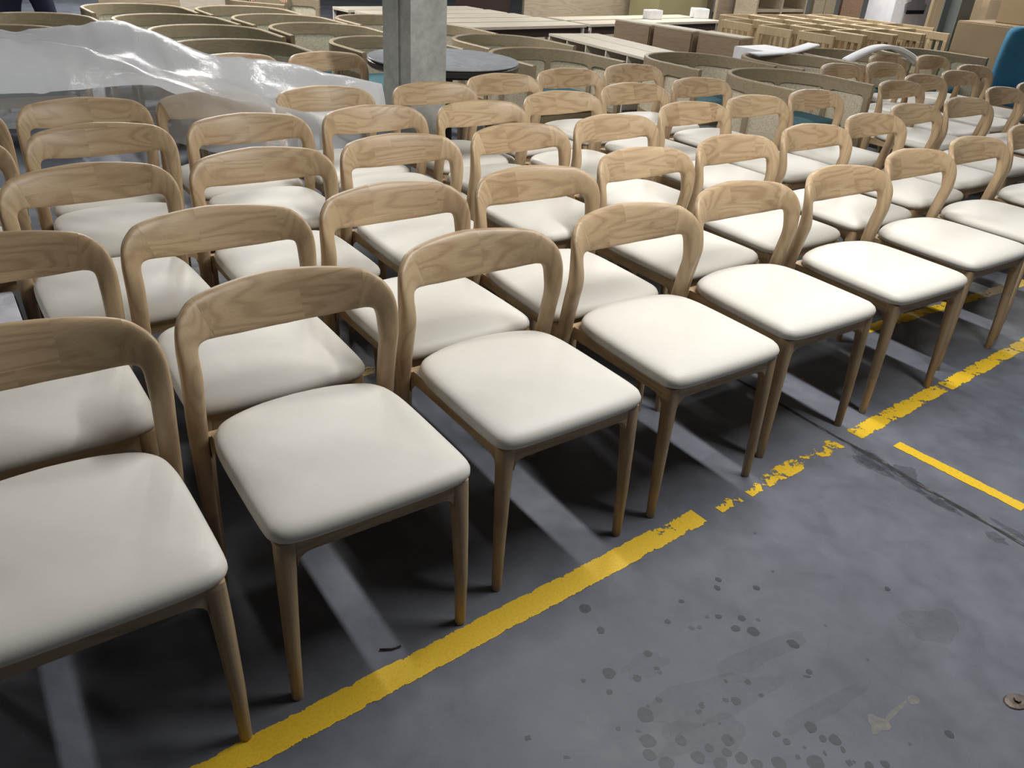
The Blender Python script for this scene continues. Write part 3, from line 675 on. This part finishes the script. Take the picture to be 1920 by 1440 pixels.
# ------------------------------------------------------------------ plastic film draped over the chairs
G = [
 [(-3.1, 4.5, .50), (-2.75, 4.5, .52), (-2.5, 4.6, .54), (-2.3, 4.66, .56), (-2.15, 4.72, .56), (-1.9, 4.5, .56), (-1.6, 4.36, .58), (-1.45, 4.52, .58), (-1.2, 4.52, .56), (-.96, 4.46, .54), (-.76, 4.40, .5)],
 [(-2.88, 4.06, .86), (-2.58, 4.07, .88), (-2.37, 4.12, .90), (-2.18, 4.18, .94), (-2.06, 4.29, .94), (-1.82, 4.12, .92), (-1.53, 4.02, .845), (-1.42, 4.23, .82), (-1.21, 4.24, .80), (-.95, 4.16, .78), (-.76, 4.22, .74)],
 [(-2.83, 3.98, .84), (-2.53, 4.0, .86), (-2.32, 4.0, .86), (-2.10, 3.99, .86), (-1.92, 3.92, .87), (-1.69, 3.76, .84), (-1.42, 3.72, .80), (-1.33, 3.94, .75), (-1.15, 4.02, .72), (-.94, 4.06, .70), (-.77, 4.2, .66)],
 [(-2.75, 3.85, .86), (-2.47, 3.9, .87), (-2.27, 3.89, .88), (-2.04, 3.78, .88), (-1.80, 3.62, .865), (-1.56, 3.45, .84), (-1.31, 3.42, .795), (-1.21, 3.66, .73), (-1.09, 3.86, .67), (-.92, 3.98, .62), (-.78, 4.18, .58)],
 [(-2.62, 3.55, .76), (-2.40, 3.64, .77), (-2.22, 3.66, .775), (-2.05, 3.64, .775), (-1.86, 3.55, .775), (-1.61, 3.48, .79), (-1.36, 3.40, .768), (-1.24, 3.62, .65), (-1.07, 3.76, .58), (-.95, 3.90, .52), (-.80, 4.12, .48)],
 [(-2.46, 3.28, .58), (-2.29, 3.42, .58), (-2.16, 3.50, .58), (-2.02, 3.50, .60), (-1.88, 3.46, .60), (-1.63, 3.53, .56), (-1.40, 3.44, .55), (-1.27, 3.56, .50), (-1.06, 3.66, .46), (-.98, 3.84, .40), (-.82, 4.08, .38)]]
nu, nv = 150, 84; vs = []; lay = []
for j in range(nv + 1):
    v = j / nv * (len(G) - 1); rows = [[c for p in row for c in p] for row in G]; flat = cr(rows, v); row = [flat[3 * i:3 * i + 3] for i in range(len(G[0]))]
    for i in range(nu + 1):
        p = Vector(cr(row, i / nu * (len(row) - 1)))
        d = noise.noise((p.x * 3, p.y * 3, p.z * 4)) * .008
        fold = max(0, noise.noise(((p.x * .8 + p.y * .6) * 9, (p.x * .6 - p.y * .8) * 1.6, 9)) - .05) ** 1.0 * .022
        vs.append((p.x, p.y, p.z + d - fold)); w_ = noise.noise((p.x * 2, p.y * 2, 7)) * .12
        lay.append(max(.25, min(.95, (.86 if v < 2.6 else .86 - (v - 2.6) / 1.2 * .50 if v < 3.8 else .36) + w_)))
fs = [(j * (nu + 1) + i, j * (nu + 1) + i + 1, (j + 1) * (nu + 1) + i + 1, (j + 1) * (nu + 1) + i) for j in range(nv) for i in range(nu)]
fm = mesh('plastic_film', vs, fs, True); at_ = fm.attributes.new('layers', 'FLOAT', 'POINT'); at_.data.foreach_set('value', lay)
tag(obj('plastic_film', fm, M['film']), 'milky translucent plastic film draped over chairs at the left', 'plastic film')

# ------------------------------------------------------------------ small bits on the floor
t = thing('floor_bolt', 'small rusty metal fitting set in the floor at the right edge', 'fitting', (1.195, 1.25, 0), R(20))
MB().loft([[Vector((r * math.cos(q * math.tau / 16) * 1.5, r * math.sin(q * math.tau / 16), z)) for q in range(16)] for r, z in ((.022, 0), (.02, .003), (.012, .0045))]).build('plate', M['rust'], t)
MB().loft([[Vector((.008 * math.cos(q * math.tau / 6), .008 * math.sin(q * math.tau / 6), z)) for q in range(6)] for z in (.0046, .010)]).build('bolt_head', M['rust'], t)
t = MB().tube([(-.262, 1.272, .004), (-.235, 1.276, .004), (-.215, 1.287, .0045)], .0022, 6)
tag(t.build('wood_splinter', M['dark_wood'], None, True), 'thin dark splinter lying on the floor by the yellow line', 'splinter')

# ------------------------------------------------------------------ people at the back
def skin_body(name, joints, edges, mat, parent, lv=2):
    names = list(joints); m = bpy.data.meshes.new(name)
    m.from_pydata([joints[k][0] for k in names], [(names.index(a), names.index(b)) for a, b in edges], []); m.update()
    o = obj(name, m, mat, parent); md = o.modifiers.new('skin', 'SKIN'); md.use_smooth_shade = True
    for i, k in enumerate(names): m.skin_vertices[0].data[i].radius = (joints[k][1], joints[k][2] if len(joints[k]) > 2 else joints[k][1])
    m.skin_vertices[0].data[0].use_root = True
    sd = o.modifiers.new('sub', 'SUBSURF'); sd.levels = lv; sd.render_levels = lv
    dg = bpy.context.evaluated_depsgraph_get(); me = bpy.data.meshes.new_from_object(o.evaluated_get(dg)); o.modifiers.clear(); o.data = me
    if not me.materials: me.materials.append(mat)
    return o
def ball(c, r, sc=(1, 1, 1), n=20, k=14):
    return MB().loft([[Vector((c[0] + r * sc[0] * max(.02, math.sin(math.pi * j / k)) * math.cos(q * math.tau / n), c[1] + r * sc[1] * max(.02, math.sin(math.pi * j / k)) * math.sin(q * math.tau / n), c[2] - r * sc[2] * math.cos(math.pi * j / k))) for q in range(n)] for j in range(k + 1)])
def person(label, loc, rz, lean, hands, stance):
    """lean tips the upper body forwards (towards -y); hands are local points the hands reach"""
    t = thing('person', label, 'person', loc, rz, None)
    hip = Vector((0, 0, .92)); up_ = Vector((0, -math.sin(lean), math.cos(lean)))
    ch = hip + up_ * .38; nk = hip + up_ * .56; hd = nk + (up_ + Vector((0, -.15, 0))).normalized() * .17
    J = {'pelvis': (hip, .15, .11), 'waist': (hip + up_ * .2, .135, .10), 'chest': (ch, .165, .115), 'neck': (nk, .055), 'skull': (hd + Vector((0, 0, -.04)), .07)}
    E = [('pelvis', 'waist'), ('waist', 'chest'), ('chest', 'neck'), ('neck', 'skull')]
    for s, nm in ((-1, 'l'), (1, 'r')):
        J.update({'h' + nm: (Vector((s * .10, 0, .86)), .10), 'k' + nm: (Vector((s * (stance * .8), -.02, .48)), .068), 'a' + nm: (Vector((s * stance, .03, .09)), .045), 'f' + nm: (Vector((s * (stance + .02), -.12, .04)), .038)})
        E += [('pelvis', 'h' + nm), ('h' + nm, 'k' + nm), ('k' + nm, 'a' + nm), ('a' + nm, 'f' + nm)]
        sh = ch + up_ * .10 + Vector((s * .19, 0, 0)); hv = Vector(hands[0 if s < 0 else 1]); mid = (sh + hv) / 2 + Vector((s * .07, .06, -.04))
        J.update({'s' + nm: (sh, .062), 'e' + nm: (mid, .042), 'w' + nm: (hv, .028)}); E += [('chest', 's' + nm), ('s' + nm, 'e' + nm), ('e' + nm, 'w' + nm)]
        # hand: palm and five fingers curled forwards and down
        d = (hv - mid).normalized(); side = d.cross(Vector((0, 0, 1))).normalized() * s; dn = Vector((0, 0, -1))
        pj = {'w': (hv, .026), 'p': (hv + d * .07, .036, .018)}; pe = [('w', 'p')]
        for fi, (off, ln) in enumerate(((-.03, .062), (-.01, .075), (.01, .07), (.03, .055))):
            b0 = hv + d * .085 + side * off; pj['b%d' % fi] = (b0, .0095); pj['c%d' % fi] = (b0 + d * ln * .5 + dn * .008, .0088); pj['d%d' % fi] = (b0 + d * ln * .75 + dn * .035, .008); pe += [('p', 'b%d' % fi), ('b%d' % fi, 'c%d' % fi), ('c%d' % fi, 'd%d' % fi)]
        tb = hv + d * .03 - side * .035; pj['t0'] = (tb, .012); pj['t1'] = (tb + d * .035 - side * .02 + dn * .012, .0105); pe += [('w', 't0'), ('t0', 't1')]
        skin_body('hand', pj, pe, M['skin'], t, 1)
    body = skin_body('body', J, E, M['shirt'], t)
    body.data.materials.append(M['jeans']); body.data.materials.append(M['skin']); body.data.materials.append(M['shoe'])
    wr = [J['w' + n][0] for n in 'lr']; el = [J['e' + n][0] for n in 'lr']
    for p in body.data.polygons:
        c = p.center
        if c.z < .09: p.material_index = 3
        elif c.z < .98 and abs(c.x) < .32 and c.y > -.2: p.material_index = 1
        elif (c - nk).length < .07 or (c - hd).length < .1 or any((c - a).length < (c - b).length for a, b in zip(wr, el)): p.material_index = 2
    head = ball(hd, .105, (.78, .92, 1.12)).build('head', M['skin'], t, True)
    for s in (-1, 1):
        ball(hd + Vector((s * .033, -.088, .01)), .011).build('eye', M['white'], head, True); ball(hd + Vector((s * .083, .0, 0)), .022, (.4, .8, 1.2)).build('ear', M['skin'], head, True)
    ball(hd + Vector((0, -.10, -.018)), .016, (.8, 1, 1.4)).build('nose', M['skin'], head, True); ball(hd + Vector((0, -.088, -.058)), .018, (1.4, .5, .4)).build('mouth', plain('lips', (.4, .16, .13), .5), head, True)
    ball(hd + Vector((0, .022, .032)), .105, (.84, .92, 1.02)).build('hair', M['hair'], t, True)
    return t
person('person in dark jeans standing behind the pale armchairs at the far left', (-4.02, 6.78, 0), R(25), .05, ((-.16, -.26, 1.15), (.16, -.26, 1.15)), .19)
person('person bending with both hands on a pale chair at the back', (-3.0, 9.72, 0), R(15), .75, ((-.17, -.62, .78), (.20, -.62, .78)), .14)
o = copy_tree(pale); o.location = (-2.75, 8.85, 0); o.rotation_euler = (0, 0, R(-100)); tag(o, 'pale cane armchair under the hands of the bending person', 'armchair', 'pale cane armchairs')
